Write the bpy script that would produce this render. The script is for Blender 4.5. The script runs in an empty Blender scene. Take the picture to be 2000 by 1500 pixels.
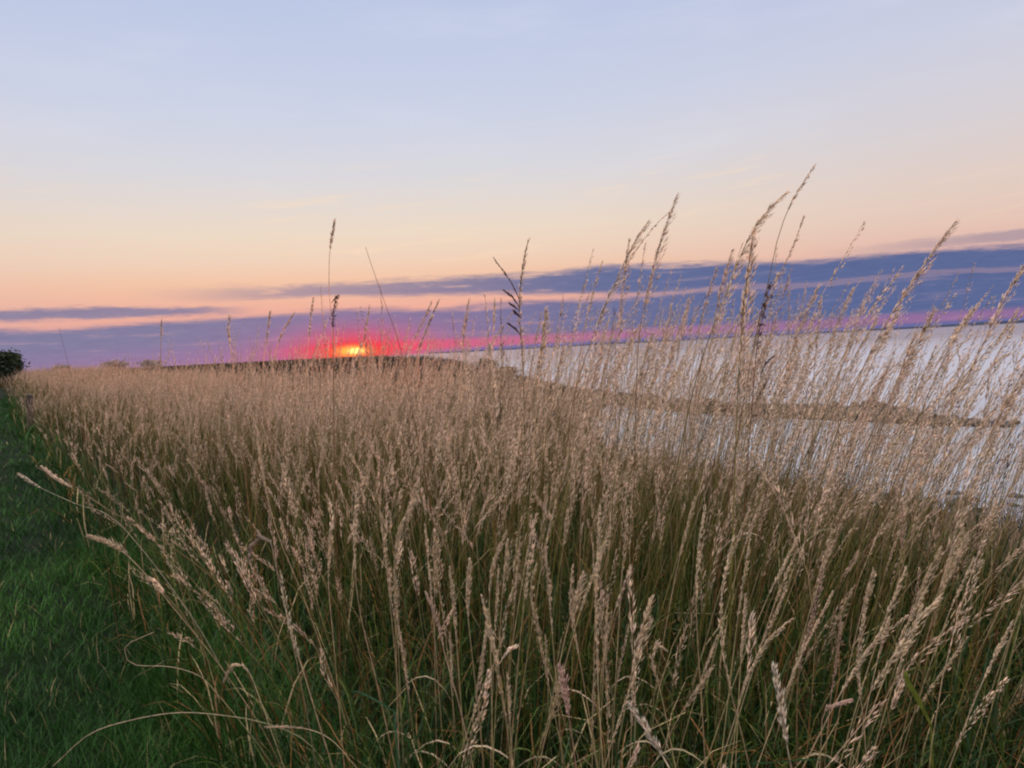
import bpy, bmesh, math, random
import numpy as np
from mathutils import Matrix, Vector

SC = bpy.context.scene
COL = SC.collection
rng = np.random.default_rng(7)
random.seed(7)

# ------------------------------------------------------------------ camera
CAM_Z = 1.30
F_PX = 1511.0                      # focal length in pixels of the 2000 px wide photograph
PITCH, ROLL = 2.58, -3.0
cam_d = bpy.data.cameras.new('camera')
cam_d.sensor_width = 36.0
cam_d.lens = 36.0 * F_PX / 2000.0
cam_d.clip_start, cam_d.clip_end = 0.05, 80000.0
cam = bpy.data.objects.new('camera', cam_d)
COL.objects.link(cam)
CAM_R = Matrix.Rotation(math.radians(90 - PITCH), 4, 'X') @ Matrix.Rotation(math.radians(ROLL), 4, 'Z')
cam.matrix_world = Matrix.Translation((0, 0, CAM_Z)) @ CAM_R
SC.camera = cam
CR = np.array(CAM_R.to_3x3())
CP = np.array([0, 0, CAM_Z])

SC.view_settings.view_transform = 'Standard'
SC.view_settings.look = 'None'
SC.view_settings.exposure = 0.0
SC.view_settings.gamma = 1.0
SC.render.film_transparent = False
SC.cycles.use_denoising = True
SC.cycles.filter_width = 2.1
SC.cycles.max_bounces = 6
SC.cycles.diffuse_bounces = 3
SC.cycles.glossy_bounces = 3
SC.cycles.transmission_bounces = 4
SC.cycles.transparent_max_bounces = 4


def ray(px, py):
    d = CR @ np.array([px - 1000.0, 750.0 - py, -F_PX])
    return d / F_PX                       # length 1 along the view axis


def at(px, py, depth):
    return CP + ray(px, py) * depth


def on_level(px, py, z):
    r = ray(px, py)
    return CP + r * ((z - CAM_Z) / r[2])


def lin(r, g, b):
    f = lambda c: c / 12.92 if c <= 0.04045 else ((c + 0.055) / 1.055) ** 2.4
    return (f(r / 255), f(g / 255), f(b / 255))


# ------------------------------------------------------------------ world: dusk sky
SUN_AZ, SUN_EL = -11.5, 0.30       # degrees: right of +Y is positive


class X:
    """A shader socket that does arithmetic."""
    def __init__(self, nt, s): self.nt, self.s = nt, s
    def _op(self, op, *a):
        n = self.nt.nodes.new('ShaderNodeMath'); n.operation = op
        for i, v in enumerate((self,) + a):
            if isinstance(v, X): self.nt.links.new(v.s, n.inputs[i])
            else: n.inputs[i].default_value = v
        return X(self.nt, n.outputs[0])
    def __add__(self, o): return self._op('ADD', o)
    __radd__ = __add__
    def __sub__(self, o): return self._op('SUBTRACT', o)
    def __rsub__(self, o): return (self * -1.0) + o
    def __mul__(self, o): return self._op('MULTIPLY', o)
    __rmul__ = __mul__
    def __truediv__(self, o): return self._op('DIVIDE', o)
    def exp(self): return self._op('EXPONENT')
    def clamp(self):
        return self._op('MAXIMUM', 0.0)._op('MINIMUM', 1.0)
    def ss(self, a, b):
        n = self.nt.nodes.new('ShaderNodeMapRange'); n.interpolation_type = 'SMOOTHSTEP'
        self.nt.links.new(self.s, n.inputs[0])
        lo, hi, v0, v1 = (a, b, 0.0, 1.0) if a < b else (b, a, 1.0, 0.0)
        for k, v in zip((1, 2, 3, 4), (lo, hi, v0, v1)): n.inputs[k].default_value = v
        return X(self.nt, n.outputs[0])


def gauss(*terms):
    s = None
    for x, c, w in terms:
        q = (x - c) / w
        q = q * q
        s = q if s is None else s + q
    return (s * -1.0).exp()


def noise(nt, vec, scale=1.0, detail=3.0, rough=0.5):
    n = nt.nodes.new('ShaderNodeTexNoise')
    n.inputs['Scale'].default_value = scale
    n.inputs['Detail'].default_value = detail
    n.inputs['Roughness'].default_value = rough
    nt.links.new(vec, n.inputs['Vector'])
    return X(nt, n.outputs[0])


def xyz(nt, a, b, c=0.0):
    n = nt.nodes.new('ShaderNodeCombineXYZ')
    for i, v in enumerate((a, b, c)):
        if isinstance(v, X): nt.links.new(v.s, n.inputs[i])
        else: n.inputs[i].default_value = v
    return n.outputs[0]


def mixc(nt, fac, a, b, mode='MIX'):
    n = nt.nodes.new('ShaderNodeMix'); n.data_type = 'RGBA'; n.blend_type = mode; n.clamp_factor = True
    for key, v in (('Factor_Float', fac), ('A_Color', a), ('B_Color', b)):
        s = next(i for i in n.inputs if i.identifier == key)
        if isinstance(v, X): nt.links.new(v.s, s)
        elif hasattr(v, 'is_linked') or hasattr(v, 'links'): nt.links.new(v, s)
        elif isinstance(v, (int, float)): s.default_value = v
        else: s.default_value = (*v, 1.0)
    return next(o for o in n.outputs if o.identifier == 'Result_Color')


def ramp(nt, fac, stops, interp='LINEAR'):
    n = nt.nodes.new('ShaderNodeValToRGB')
    cr = n.color_ramp; cr.interpolation = interp
    while len(cr.elements) > 1: cr.elements.remove(cr.elements[-1])
    for i, (p, c) in enumerate(stops):
        e = cr.elements[0] if i == 0 else cr.elements.new(p)
        e.position = p; e.color = (*c, 1.0)
    nt.links.new(fac.s, n.inputs[0])
    return n.outputs[0]


def build_world():
    w = bpy.data.worlds.new('World'); SC.world = w; w.use_nodes = True
    nt = w.node_tree; nt.nodes.clear()
    tc = nt.nodes.new('ShaderNodeTexCoord')
    sp = nt.nodes.new('ShaderNodeSeparateXYZ'); nt.links.new(tc.outputs['Generated'], sp.inputs[0])
    dx, dy, dz = (X(nt, sp.outputs[i]) for i in range(3))
    U = dx._op('ARCTAN2', dy) * 57.29578
    V = dz._op('ARCSINE') * 57.29578
    # physical sky of a sun on the horizon, faintly mixed into the layers below
    sky = nt.nodes.new('ShaderNodeTexSky'); sky.sky_type = 'NISHITA'; sky.sun_disc = False
    sky.sun_elevation = math.radians(1.0); sky.sun_rotation = math.radians(SUN_AZ)
    sky.air_density, sky.dust_density, sky.ozone_density = 1.0, 0.6, 3.0
    skys = mixc(nt, 1.0, sky.outputs[0], (0.10, 0.10, 0.10), 'MULTIPLY')
    # clear part: peach at the horizon, through cream, to lavender blue
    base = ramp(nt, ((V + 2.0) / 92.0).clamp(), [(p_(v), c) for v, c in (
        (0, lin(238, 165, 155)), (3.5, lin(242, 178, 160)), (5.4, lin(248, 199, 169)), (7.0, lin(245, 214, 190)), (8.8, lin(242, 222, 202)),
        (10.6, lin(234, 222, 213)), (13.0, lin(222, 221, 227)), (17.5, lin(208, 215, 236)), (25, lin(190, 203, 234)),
        (36, lin(196, 208, 238)), (55, (2.3, 2.2, 2.2)), (88, (5.6, 5.3, 5.15)))])  # unseen zenith raised far above dusk level, added to light the grass
    # away from the sunset the warm band fades to lavender
    away = (U - SUN_AZ)._op('ABSOLUTE').ss(9.0, 46.0)
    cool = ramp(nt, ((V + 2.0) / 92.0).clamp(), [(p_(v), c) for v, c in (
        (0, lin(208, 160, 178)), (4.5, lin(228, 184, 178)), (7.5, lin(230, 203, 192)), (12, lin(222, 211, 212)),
        (18, lin(209, 211, 228)), (25, lin(190, 198, 232)), (36, lin(188, 200, 234)), (55, (2.3, 2.2, 2.2)), (88, (5.6, 5.3, 5.15)))])  # same added overhead brightness on the cool side
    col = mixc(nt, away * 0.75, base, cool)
    col = mixc(nt, 0.06, col, skys)
    # faint high wisps
    wn = noise(nt, xyz(nt, U * 0.10 + V * 0.05, V * 1.1 - U * 0.09), 1.0, 4.0, 0.6)
    wz = noise(nt, xyz(nt, U * 0.06, V * 0.12, 4.0), 1.0, 2.0)
    wisp = wn.ss(0.50, 0.72) * wz.ss(0.42, 0.62) * V.ss(5.5, 7.5) * V.ss(15.0, 10.0)
    col = mixc(nt, wisp * 0.55, col, lin(252, 222, 190))
    wn2 = noise(nt, xyz(nt, U * 0.05, V * 0.25, 9.0), 1.0, 5.0, 0.6)
    col = mixc(nt, wn2.ss(0.45, 0.75) * V.ss(9.0, 15.0) * 0.22, col, lin(228, 228, 240))
    # unseen sky behind the camera, made brighter than dusk to light the grass
    back_fill = (dy * -1.0).ss(0.0, 0.7) * V.ss(-1.0, 14.0)
    col = mixc(nt, back_fill * 0.8, col, (1.45, 1.32, 1.27))
    # cloud bank: long flat streaks low over the sea
    na = noise(nt, xyz(nt, U * 0.10, V * 0.55, 1.0), 1.0, 5.0, 0.55) - 0.5
    nb = noise(nt, xyz(nt, U * 0.22, V * 2.4, 2.0), 1.0, 4.0, 0.6) - 0.5
    nc = noise(nt, xyz(nt, U * 0.9 + V * 0.6, V * 5.5, 5.0), 1.0, 5.0, 0.65) - 0.5
    nd = noise(nt, xyz(nt, U * 0.055, 0.0, 7.3), 1.0, 3.0, 0.5) - 0.5
    Vw = V + na * 1.1 + nb * 0.55 + nc * 0.40
    Vt = V + nd * 1.1 + nb * 0.7 + na * 0.6 + nc * 0.55 + U.ss(8.0, 33.0) * 0.75
    near_sun = gauss((U, SUN_AZ + 1.5, 10.0), (V, 0.0, 3.4))
    ccol = mixc(nt, U.ss(-30.0, 28.0), lin(116, 122, 160), lin(84, 103, 150))
    ccol = mixc(nt, near_sun * 0.75, ccol, lin(146, 114, 164))
    ccol = mixc(nt, 1.0, ccol, mixc(nt, (nb * 1.2 + nc * 1.4 + 0.5).clamp(), (0.84, 0.86, 0.90), (1.18, 1.13, 1.08)), 'MULTIPLY')
    upper = Vt.ss(5.75, 5.05) * (Vw - U.ss(8.0, -16.0) * 0.55 + U.ss(0.0, 14.0) * 0.55).ss(3.65, 4.25) * U.ss(-27.0, -14.0)
    dens_u = upper * (U.ss(-26.0, 10.0) * 0.45 + 0.55)
    # bright slits inside the upper deck
    slit = nb.ss(0.05, 0.2) * 0.55
    dens_u = dens_u * (1.0 - slit * U.ss(30.0, -12.0))
    low_top = Vw - U.ss(-10.0, -30.0) * -0.5
    lower = low_top.ss(3.75, 3.05)
    dens_l = lower * (nb.ss(0.22, 0.05) * 0.20 + 0.74 + U.ss(-4.0, 18.0) * 0.06)
    left = Vw.ss(4.2, 3.8) * Vw.ss(3.25, 3.6) * U.ss(-17.0, -23.0)
    mid = Vt.ss(5.2, 4.8) * U.ss(0.0, 20.0)            # on the right the two decks join
    thin = Vw.ss(5.9, 5.5) * Vw.ss(4.9, 5.2) * U.ss(20.0, 33.0) * 0.45
    cl = dens_u._op('MAXIMUM', dens_l)._op('MAXIMUM', left * 0.85)._op('MAXIMUM', mid * 0.80)._op('MAXIMUM', thin)
    col = mixc(nt, cl.clamp() * 0.97, col, ccol)
    # red light under the deck along the horizon
    pinkcol = mixc(nt, gauss((U, SUN_AZ, 16.0)), lin(196, 118, 164), lin(232, 90, 116))
    pv = V + na * 0.25
    pink = pv.ss(0.15, 0.45) * pv.ss(1.22, 0.70) * U.ss(-19.0, -11.0)
    col = mixc(nt, pink * (gauss((U, SUN_AZ, 22.0)) * 0.40 + 0.40), col, pinkcol)
    lowleft = V.ss(1.9, 0.1) * U.ss(-14.0, -20.0) * U.ss(-40.0, -24.0)
    col = mixc(nt, lowleft * 0.35, col, lin(190, 118, 168))
    haze = V.ss(0.35, 0.12) * U.ss(-7.0, 0.0)
    col = mixc(nt, haze * 0.8, col, lin(108, 108, 172))
    # glow round the sun, then the sun itself, flattened by the cloud it sinks into
    g1 = gauss((U, SUN_AZ + 0.5, 6.0), (V, 0.1, 1.6)) * 0.55
    col = mixc(nt, g1, col, lin(250, 66, 110))
    g2 = gauss((U, SUN_AZ, 3.6), (V, 0.2, 1.45)) * 0.95
    col = mixc(nt, g2, col, lin(255, 52, 48))
    g3 = gauss((U, SUN_AZ + 0.1, 1.8), (V, 0.2, 0.60))
    col = mixc(nt, g3 * 0.8, col, lin(255, 92, 30))
    edge = V + noise(nt, xyz(nt, U * 1.3, V * 3.0, 3.0), 1.0, 2.0) * 0.25
    disc = gauss((U, SUN_AZ, 1.30), (V, 0.47, 0.42)) * edge.ss(0.02, 0.22)
    core = gauss((U, SUN_AZ + 0.25, 0.70), (V, 0.46, 0.28)) * edge.ss(0.02, 0.22)
    col = mixc(nt, disc.ss(0.08, 0.95), col, (1.9, 0.55, 0.10))
    col = mixc(nt, core.ss(0.25, 1.0), col, (2.4, 1.5, 0.42))
    below = V.ss(0.0, -1.0)
    col = mixc(nt, below, col, (0.05, 0.05, 0.06))
    bg = nt.nodes.new('ShaderNodeBackground'); bg.inputs[1].default_value = 1.0
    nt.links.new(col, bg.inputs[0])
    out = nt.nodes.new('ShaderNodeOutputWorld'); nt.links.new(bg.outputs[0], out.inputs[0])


def p_(v):
    return (v + 2.0) / 92.0


build_world()

sun_d = bpy.data.lights.new('sun', 'SUN')
sun_d.energy = 2.6
sun_d.angle = math.radians(1.5)
sun_d.color = (1.0, 0.30, 0.22)
sun = bpy.data.objects.new('sun', sun_d); COL.objects.link(sun)
_a, _e = math.radians(SUN_AZ), math.radians(1.2)
sun.rotation_euler = Vector((math.sin(_a) * math.cos(_e), math.cos(_a) * math.cos(_e), math.sin(_e))).to_track_quat('Z', 'Y').to_euler()


# ------------------------------------------------------------------ helpers
def tag(o, label=None, cat=None, group=None, kind=None):
    if label: o['label'] = label
    if cat: o['category'] = cat
    if group: o['group'] = group
    if kind: o['kind'] = kind
    return o


def empty(name, loc):
    o = bpy.data.objects.new(name, None); COL.objects.link(o)
    o.location = loc; o.empty_display_size = 0.05
    return o


class MB:
    """Collects vertices, faces and per-vertex colours, then links them as ONE mesh object."""
    def __init__(self):
        self.v, self.c, self.f = [], [], []; self.n = 0
    def add(self, v, f, c):
        v = np.asarray(v, dtype=np.float32).reshape(-1, 3)
        c = np.asarray(c, dtype=np.float32)
        if c.ndim == 1: c = np.broadcast_to(c, (len(v), 3))
        self.v.append(v); self.c.append(c.reshape(-1, 3)); self.f.append(np.asarray(f, dtype=np.int64) + self.n)
        self.n += len(v)
    def mesh(self, name, mat, origin=None, smooth=True):
        v = np.concatenate(self.v); c = np.concatenate(self.c)
        if origin is not None: v = v - np.asarray(origin, dtype=np.float32)
        me = bpy.data.meshes.new(name)
        me.vertices.add(len(v)); me.vertices.foreach_set('co', np.ascontiguousarray(v, dtype=np.float32).ravel())
        loops = np.concatenate([f.ravel() for f in self.f])
        tot = np.concatenate([np.full(len(f), f.shape[1]) for f in self.f])
        start = np.concatenate([[0], np.cumsum(tot)[:-1]])
        me.loops.add(len(loops)); me.loops.foreach_set('vertex_index', loops.astype(np.int32))
        me.polygons.add(len(tot)); me.polygons.foreach_set('loop_start', start.astype(np.int32))
        me.polygons.foreach_set('use_smooth', np.full(len(tot), smooth))
        at_ = me.color_attributes.new('tint', 'FLOAT_COLOR', 'POINT')
        at_.data.foreach_set('color', np.concatenate([c, np.ones((len(c), 1), np.float32)], 1).astype(np.float32).ravel())
        me.update(calc_edges=True)
        me.materials.append(mat)
        return me
    def build(self, name, mat, parent=None, origin=None, smooth=True):
        o = bpy.data.objects.new(name, self.mesh(name, mat, origin, smooth)); COL.objects.link(o)
        if parent is not None: o.parent = parent
        return o


def unit(a):
    return a / np.maximum(np.linalg.norm(a, axis=-1, keepdims=True), 1e-9)


def tangents(P):
    T = np.empty_like(P)
    T[:, 1:-1] = P[:, 2:] - P[:, :-2]; T[:, 0] = P[:, 1] - P[:, 0]; T[:, -1] = P[:, -1] - P[:, -2]
    return unit(T)


def tubes(mb, P, R, C, sides=3):
    """P (N,K,3), R (N,K), C (N,K,3)"""
    N, K, _ = P.shape
    if N == 0: return
    T = tangents(P)
    ref = np.where(np.abs(T[..., 1:2]) > 0.9, np.array([1.0, 0, 0]), np.array([0, 1.0, 0]))
    n1 = unit(np.cross(T, ref)); n2 = np.cross(T, n1)
    a = np.arange(sides) * 2 * math.pi / sides
    V = P[:, :, None] + R[:, :, None, None] * (np.cos(a)[:, None] * n1[:, :, None] + np.sin(a)[:, None] * n2[:, :, None])
    idx = np.arange(N * K * sides).reshape(N, K, sides)
    q = np.stack([idx[:, :-1], np.roll(idx, -1, 2)[:, :-1], np.roll(idx, -1, 2)[:, 1:], idx[:, 1:]], -1).reshape(-1, 4)
    mb.add(V, q, np.repeat(C[:, :, None], sides, 2))


def ribbons(mb, P, S, W, C):
    """P (N,K,3) midline, S (N,3) side, W (N,K) half width, C (N,K,3)"""
    N, K, _ = P.shape
    if N == 0: return
    s = S[:, None] if S.ndim == 2 else S
    V = np.stack([P - s * W[..., None], P + s * W[..., None]], 2)
    idx = np.arange(N * K * 2).reshape(N, K, 2)
    q = np.stack([idx[:, :-1, 0], idx[:, :-1, 1], idx[:, 1:, 1], idx[:, 1:, 0]], -1).reshape(-1, 4)
    mb.add(V, q, np.repeat(C[:, :, None], 2, 2))


def spikes(mb, B, D, L, W, C):
    """slim pointed husks: base B (M,3), direction D, length L, half width W, colour C (M,3)"""
    M = len(B)
    if M == 0: return
    ref = np.where(np.abs(D[:, 1:2]) > 0.9, np.array([1.0, 0, 0]), np.array([0, 1.0, 0]))
    n1 = unit(np.cross(D, ref)); n2 = np.cross(D, n1)
    mid = B + D * (L * 0.4)[:, None]
    a = np.arange(3) * 2 * math.pi / 3
    ring = mid[:, None] + W[:, None, None] * (np.cos(a)[:, None] * n1[:, None] + np.sin(a)[:, None] * n2[:, None])
    V = np.concatenate([B[:, None], ring, (B + D * L[:, None])[:, None]], 1)
    o = (np.arange(M) * 5)[:, None, None]
    t = np.array([[0, 2, 1], [0, 3, 2], [0, 1, 3], [4, 1, 2], [4, 2, 3], [4, 3, 1]])
    mb.add(V, (o + t[None]).reshape(-1, 3), np.repeat(C[:, None], 5, 1))


def lerp(a, b, u):
    return a + (b - a) * u


def sstep(a, b, x):
    u = np.clip((np.asarray(x, dtype=float) - a) / (b - a), 0, 1)
    return u * u * (3 - 2 * u)


_G = rng.random((64, 64))


def vnoise(x, y):
    x = np.asarray(x, float); y = np.asarray(y, float)
    xi = np.floor(x).astype(int); yi = np.floor(y).astype(int)
    fx = x - xi; fy = y - yi; fx = fx * fx * (3 - 2 * fx); fy = fy * fy * (3 - 2 * fy)
    g = lambda i, j: _G[i % 64, j % 64]
    return lerp(lerp(g(xi, yi), g(xi + 1, yi), fx), lerp(g(xi, yi + 1), g(xi + 1, yi + 1), fx), fy)


def fbm(x, y, o=4):
    s, a, t = 0, 1.0, 0
    for k in range(o):
        s = s + a * vnoise(x * 2 ** k + 17 * k, y * 2 ** k + 9 * k); t += a; a *= 0.5
    return s / t


# ------------------------------------------------------------------ materials
def mat_plant(name, transl=0.30, gloss=0.04, rough=0.45, through=0.0):
    m = bpy.data.materials.new(name); m.use_nodes = True
    nt = m.node_tree; nt.nodes.clear()
    at_ = nt.nodes.new('ShaderNodeAttribute'); at_.attribute_name = 'tint'
    tc = nt.nodes.new('ShaderNodeTexCoord')
    n = noise(nt, tc.outputs['Object'], 60.0, 3.0)
    col = mixc(nt, 1.0, at_.outputs['Color'], mixc(nt, n.ss(0.3, 0.7), (0.72, 0.72, 0.74), (1.2, 1.18, 1.15)), 'MULTIPLY')
    d = nt.nodes.new('ShaderNodeBsdfDiffuse'); nt.links.new(col, d.inputs[0])
    t = nt.nodes.new('ShaderNodeBsdfTranslucent'); nt.links.new(col, t.inputs[0])
    g = nt.nodes.new('ShaderNodeBsdfGlossy'); g.inputs['Roughness'].default_value = rough
    g.inputs[0].default_value = (0.9, 0.9, 0.9, 1)
    m1 = nt.nodes.new('ShaderNodeMixShader'); m1.inputs[0].default_value = transl
    nt.links.new(d.outputs[0], m1.inputs[1]); nt.links.new(t.outputs[0], m1.inputs[2])
    m2 = nt.nodes.new('ShaderNodeMixShader'); m2.inputs[0].default_value = gloss
    nt.links.new(m1.outputs[0], m2.inputs[1]); nt.links.new(g.outputs[0], m2.inputs[2])
    last = m2
    if through:                                # papery husks let low light through, mostly forwards
        rf = nt.nodes.new('ShaderNodeBsdfRefraction'); rf.inputs['IOR'].default_value = 1.12; rf.inputs['Roughness'].default_value = 0.5
        nt.links.new(col, rf.inputs[0])
        last = nt.nodes.new('ShaderNodeMixShader'); last.inputs[0].default_value = through
        nt.links.new(m2.outputs[0], last.inputs[1]); nt.links.new(rf.outputs[0], last.inputs[2])
    o = nt.nodes.new('ShaderNodeOutputMaterial'); nt.links.new(last.outputs[0], o.inputs[0])
    return m


def mat_ground():
    m = bpy.data.materials.new('turf_and_soil'); m.use_nodes = True
    nt = m.node_tree; b = nt.nodes['Principled BSDF']
    at_ = nt.nodes.new('ShaderNodeAttribute'); at_.attribute_name = 'tint'
    tc = nt.nodes.new('ShaderNodeTexCoord')
    n = noise(nt, tc.outputs['Object'], 1.3, 8.0, 0.7)
    n2 = noise(nt, tc.outputs['Object'], 22.0, 5.0, 0.7)
    col = mixc(nt, 1.0, at_.outputs['Color'], mixc(nt, n.ss(0.3, 0.7), (0.55, 0.6, 0.55), (1.3, 1.2, 1.2)), 'MULTIPLY')
    col = mixc(nt, 1.0, col, mixc(nt, n2.ss(0.3, 0.7), (0.6, 0.6, 0.6), (1.25, 1.25, 1.2)), 'MULTIPLY')
    nt.links.new(col, b.inputs['Base Color'])
    b.inputs['Roughness'].default_value = 0.95
    b.inputs['Specular IOR Level'].default_value = 0.1
    bp = nt.nodes.new('ShaderNodeBump'); bp.inputs['Strength'].default_value = 0.7; bp.inputs['Distance'].default_value = 0.05
    nt.links.new(n2.s, bp.inputs['Height']); nt.links.new(bp.outputs[0], b.inputs['Normal'])
    return m


def mat_water():
    m = bpy.data.materials.new('sea_water'); m.use_nodes = True
    nt = m.node_tree; nt.nodes.clear()
    tc = nt.nodes.new('ShaderNodeTexCoord')
    mp = nt.nodes.new('ShaderNodeMapping'); mp.inputs['Rotation'].default_value = (0, 0, math.radians(18)); mp.inputs['Scale'].default_value = (0.40, 1.0, 1.0)
    nt.links.new(tc.outputs['Object'], mp.inputs[0])
    n1 = noise(nt, mp.outputs[0], 0.8, 6.0, 0.62)
    n2 = noise(nt, mp.outputs[0], 0.09, 4.0, 0.5)
    bp = nt.nodes.new('ShaderNodeBump'); bp.inputs['Distance'].default_value = 0.9
    # rougher inshore, calmer far out
    vl = nt.nodes.new('ShaderNodeVectorMath'); vl.operation = 'LENGTH'; nt.links.new(tc.outputs['Object'], vl.inputs[0])
    nt.links.new((X(nt, vl.outputs['Value']).ss(500.0, 70.0) * 0.40 + 0.22).s, bp.inputs['Strength'])
    h = n1 + n2 * 1.2
    nt.links.new(h.s, bp.inputs['Height'])
    g = nt.nodes.new('ShaderNodeBsdfGlossy'); g.inputs['Roughness'].default_value = 0.30; g.inputs[0].default_value = (0.75, 0.745, 0.775, 1)
    nt.links.new((X(nt, vl.outputs['Value']).ss(600.0, 60.0) * 0.14 + 0.15).s, g.inputs['Roughness'])
    nt.links.new(bp.outputs[0], g.inputs['Normal'])
    d = nt.nodes.new('ShaderNodeBsdfDiffuse'); d.inputs[0].default_value = (0.055, 0.075, 0.095, 1)
    fr = nt.nodes.new('ShaderNodeFresnel'); fr.inputs[0].default_value = 1.45
    mx = nt.nodes.new('ShaderNodeMixShader')
    nt.links.new((X(nt, fr.outputs[0]) * 0.75 + 0.30).clamp().s, mx.inputs[0])
    nt.links.new(d.outputs[0], mx.inputs[1]); nt.links.new(g.outputs[0], mx.inputs[2])
    o = nt.nodes.new('ShaderNodeOutputMaterial'); nt.links.new(mx.outputs[0], o.inputs[0])
    return m


def mat_rock(name='weathered_stone', core=False):
    m = bpy.data.materials.new(name); m.use_nodes = True
    nt = m.node_tree; b = nt.nodes['Principled BSDF']
    tc = nt.nodes.new('ShaderNodeTexCoord')
    oi = nt.nodes.new('ShaderNodeObjectInfo')
    n = noise(nt, tc.outputs['Object'], 2.5, 8.0, 0.65)
    r = X(nt, oi.outputs['Random'])
    col = mixc(nt, n.ss(0.3, 0.72), (0.012, 0.012, 0.014), mixc(nt, r, (0.008, 0.008, 0.009), (0.042, 0.039, 0.038)))
    if core: col = mixc(nt, n.ss(0.35, 0.7), (0.006, 0.006, 0.007), (0.022, 0.021, 0.020))  # core darker than the stones: shade of the crevices put into its colour
    nt.links.new(col, b.inputs['Base Color']); b.inputs['Roughness'].default_value = 0.75
    bp = nt.nodes.new('ShaderNodeBump'); bp.inputs['Strength'].default_value = 0.6; bp.inputs['Distance'].default_value = 0.08
    nt.links.new(n.s, bp.inputs['Height']); nt.links.new(bp.outputs[0], b.inputs['Normal'])
    return m


def mat_bark(name, a, b_):
    m = bpy.data.materials.new(name); m.use_nodes = True
    nt = m.node_tree; b = nt.nodes['Principled BSDF']
    tc = nt.nodes.new('ShaderNodeTexCoord')
    mp = nt.nodes.new('ShaderNodeMapping'); mp.inputs['Scale'].default_value = (1, 1, 0.15)
    nt.links.new(tc.outputs['Object'], mp.inputs[0])
    n = noise(nt, mp.outputs[0], 30.0, 5.0, 0.6)
    nt.links.new(mixc(nt, n.ss(0.3, 0.7), a, b_), b.inputs['Base Color']); b.inputs['Roughness'].default_value = 0.85
    return m


M_STRAW = mat_plant('dry_grass_straw', 0.34, 0.02, 0.5, 0.16)
M_BLADE = mat_plant('green_grass_blade', 0.22, 0.012, 0.45)
M_LEAF = mat_plant('tree_leaf', 0.15, 0.02, 0.5)
M_GROUND = mat_ground()
M_WATER = mat_water()
M_ROCK = mat_rock()
M_CORE = mat_rock('crevice_dark_rubble', True)
M_BARK = mat_bark('dark_bark', (0.02, 0.016, 0.013), (0.06, 0.05, 0.04))
M_POST = mat_bark('old_timber', (0.03, 0.022, 0.018), (0.09, 0.065, 0.05))

# ------------------------------------------------------------------ lie of the land
SEA_Z = -4.70
TH = math.radians(34.0)
TD = np.array([-math.sin(TH), math.cos(TH)])       # along the path
QD = np.array([math.cos(TH), math.sin(TH)])        # seaward
EDGE = 0.74                                         # tall grass starts this far seaward of the camera


def ts(x, y):
    return x * TD[0] + y * TD[1], x * QD[0] + y * QD[1]


def xy(t, s):
    return t * TD[0] + s * QD[0], t * TD[1] + s * QD[1]


def crest(t):
    return 2.55 + 0.95 * sstep(0.6, 5.0, t) + 0.8 * sstep(9, 17, t) + 36.0 * sstep(16, 84, t) + 0.50 * np.clip(t - 90, 0, 1500) * sstep(90, 140, t) + 0.5 * np.sin(t * 0.23) * sstep(3, 12, t)


def bank_w(t):
    return 20.0 + 6.0 * sstep(30, 80, t)


def gz(x, y):
    t, s = ts(np.asarray(x, float), np.asarray(y, float))
    far = sstep(25, 85, t)
    top = 0.60 * far + 1.0 * sstep(95, 260, t) * sstep(0.56, 0.44, s / np.maximum(t, 1.0)) + 0.10 * far * (fbm(x * 0.05 + 40, y * 0.05 + 11, 3) - 0.5) * 4 - 0.02 * (s < EDGE)
    u = np.clip((s - crest(t)) / bank_w(t), 0, 1.4)
    prof = np.where(u < 1, lerp(u, sstep(0, 1, u), 0.6), 1 + (u - 1) * 0.6)
    z = top + (SEA_Z - 0.25 - top) * prof
    z = z + (fbm(x * 0.6 + 5, y * 0.6 + 3, 3) - 0.5) * 0.10 * np.clip(np.hypot(x, y) / 4, 0, 1)
    return z


def build_ground():
    tt = np.concatenate([-np.geomspace(2000, 12, 26), np.linspace(-10, 14, 61), np.geomspace(14.6, 150, 90), np.geomspace(160, 6000, 30)])
    sx = np.concatenate([-np.geomspace(4000, 12, 30), np.linspace(-10, 30, 121), np.linspace(30.6, 95, 80)])
    T, S = np.meshgrid(tt, sx, indexing='ij')
    Xx, Yy = xy(T, S)
    Z = gz(Xx, Yy)
    V = np.stack([Xx, Yy, Z], -1)
    n, k = T.shape
    idx = np.arange(n * k).reshape(n, k)
    q = np.stack([idx[:-1, :-1], idx[:-1, 1:], idx[1:, 1:], idx[1:, :-1]], -1).reshape(-1, 4)
    lawn = np.array([0.006, 0.015, 0.004]); soil = np.array([0.010, 0.011, 0.006]); bank = np.array([0.070, 0.056, 0.040]); mud = np.array([0.026, 0.025, 0.024])
    c = lawn + (soil - lawn) * sstep(EDGE - 0.25, EDGE + 0.15, S)[..., None]
    u = (S - crest(T))
    c = c + (bank - c) * (sstep(0, 3, u) * (0.55 + 0.45 * fbm(Xx * 0.13, Yy * 0.13, 3)))[..., None]
    inland = sstep(14, 30, T) * sstep(EDGE, EDGE + 1.5, S)
    c = c + (bank * 1.1 - c) * inland[..., None]
    brow = sstep(45, 66, T) * sstep(10, 24, S) * (S > 0)
    c = c + (np.array([0.010, 0.011, 0.008]) - c) * (brow * (0.8 + 0.2 * fbm(Xx * 0.2, Yy * 0.2, 3)))[..., None]
    c = c + (mud - c) * sstep(SEA_Z + 0.7, SEA_Z + 0.15, Z)[..., None]
    mb = MB(); mb.add(V, q[:, ::-1], c)
    o = mb.build('ground', M_GROUND)
    tag(o, kind='structure')


build_ground()


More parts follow.
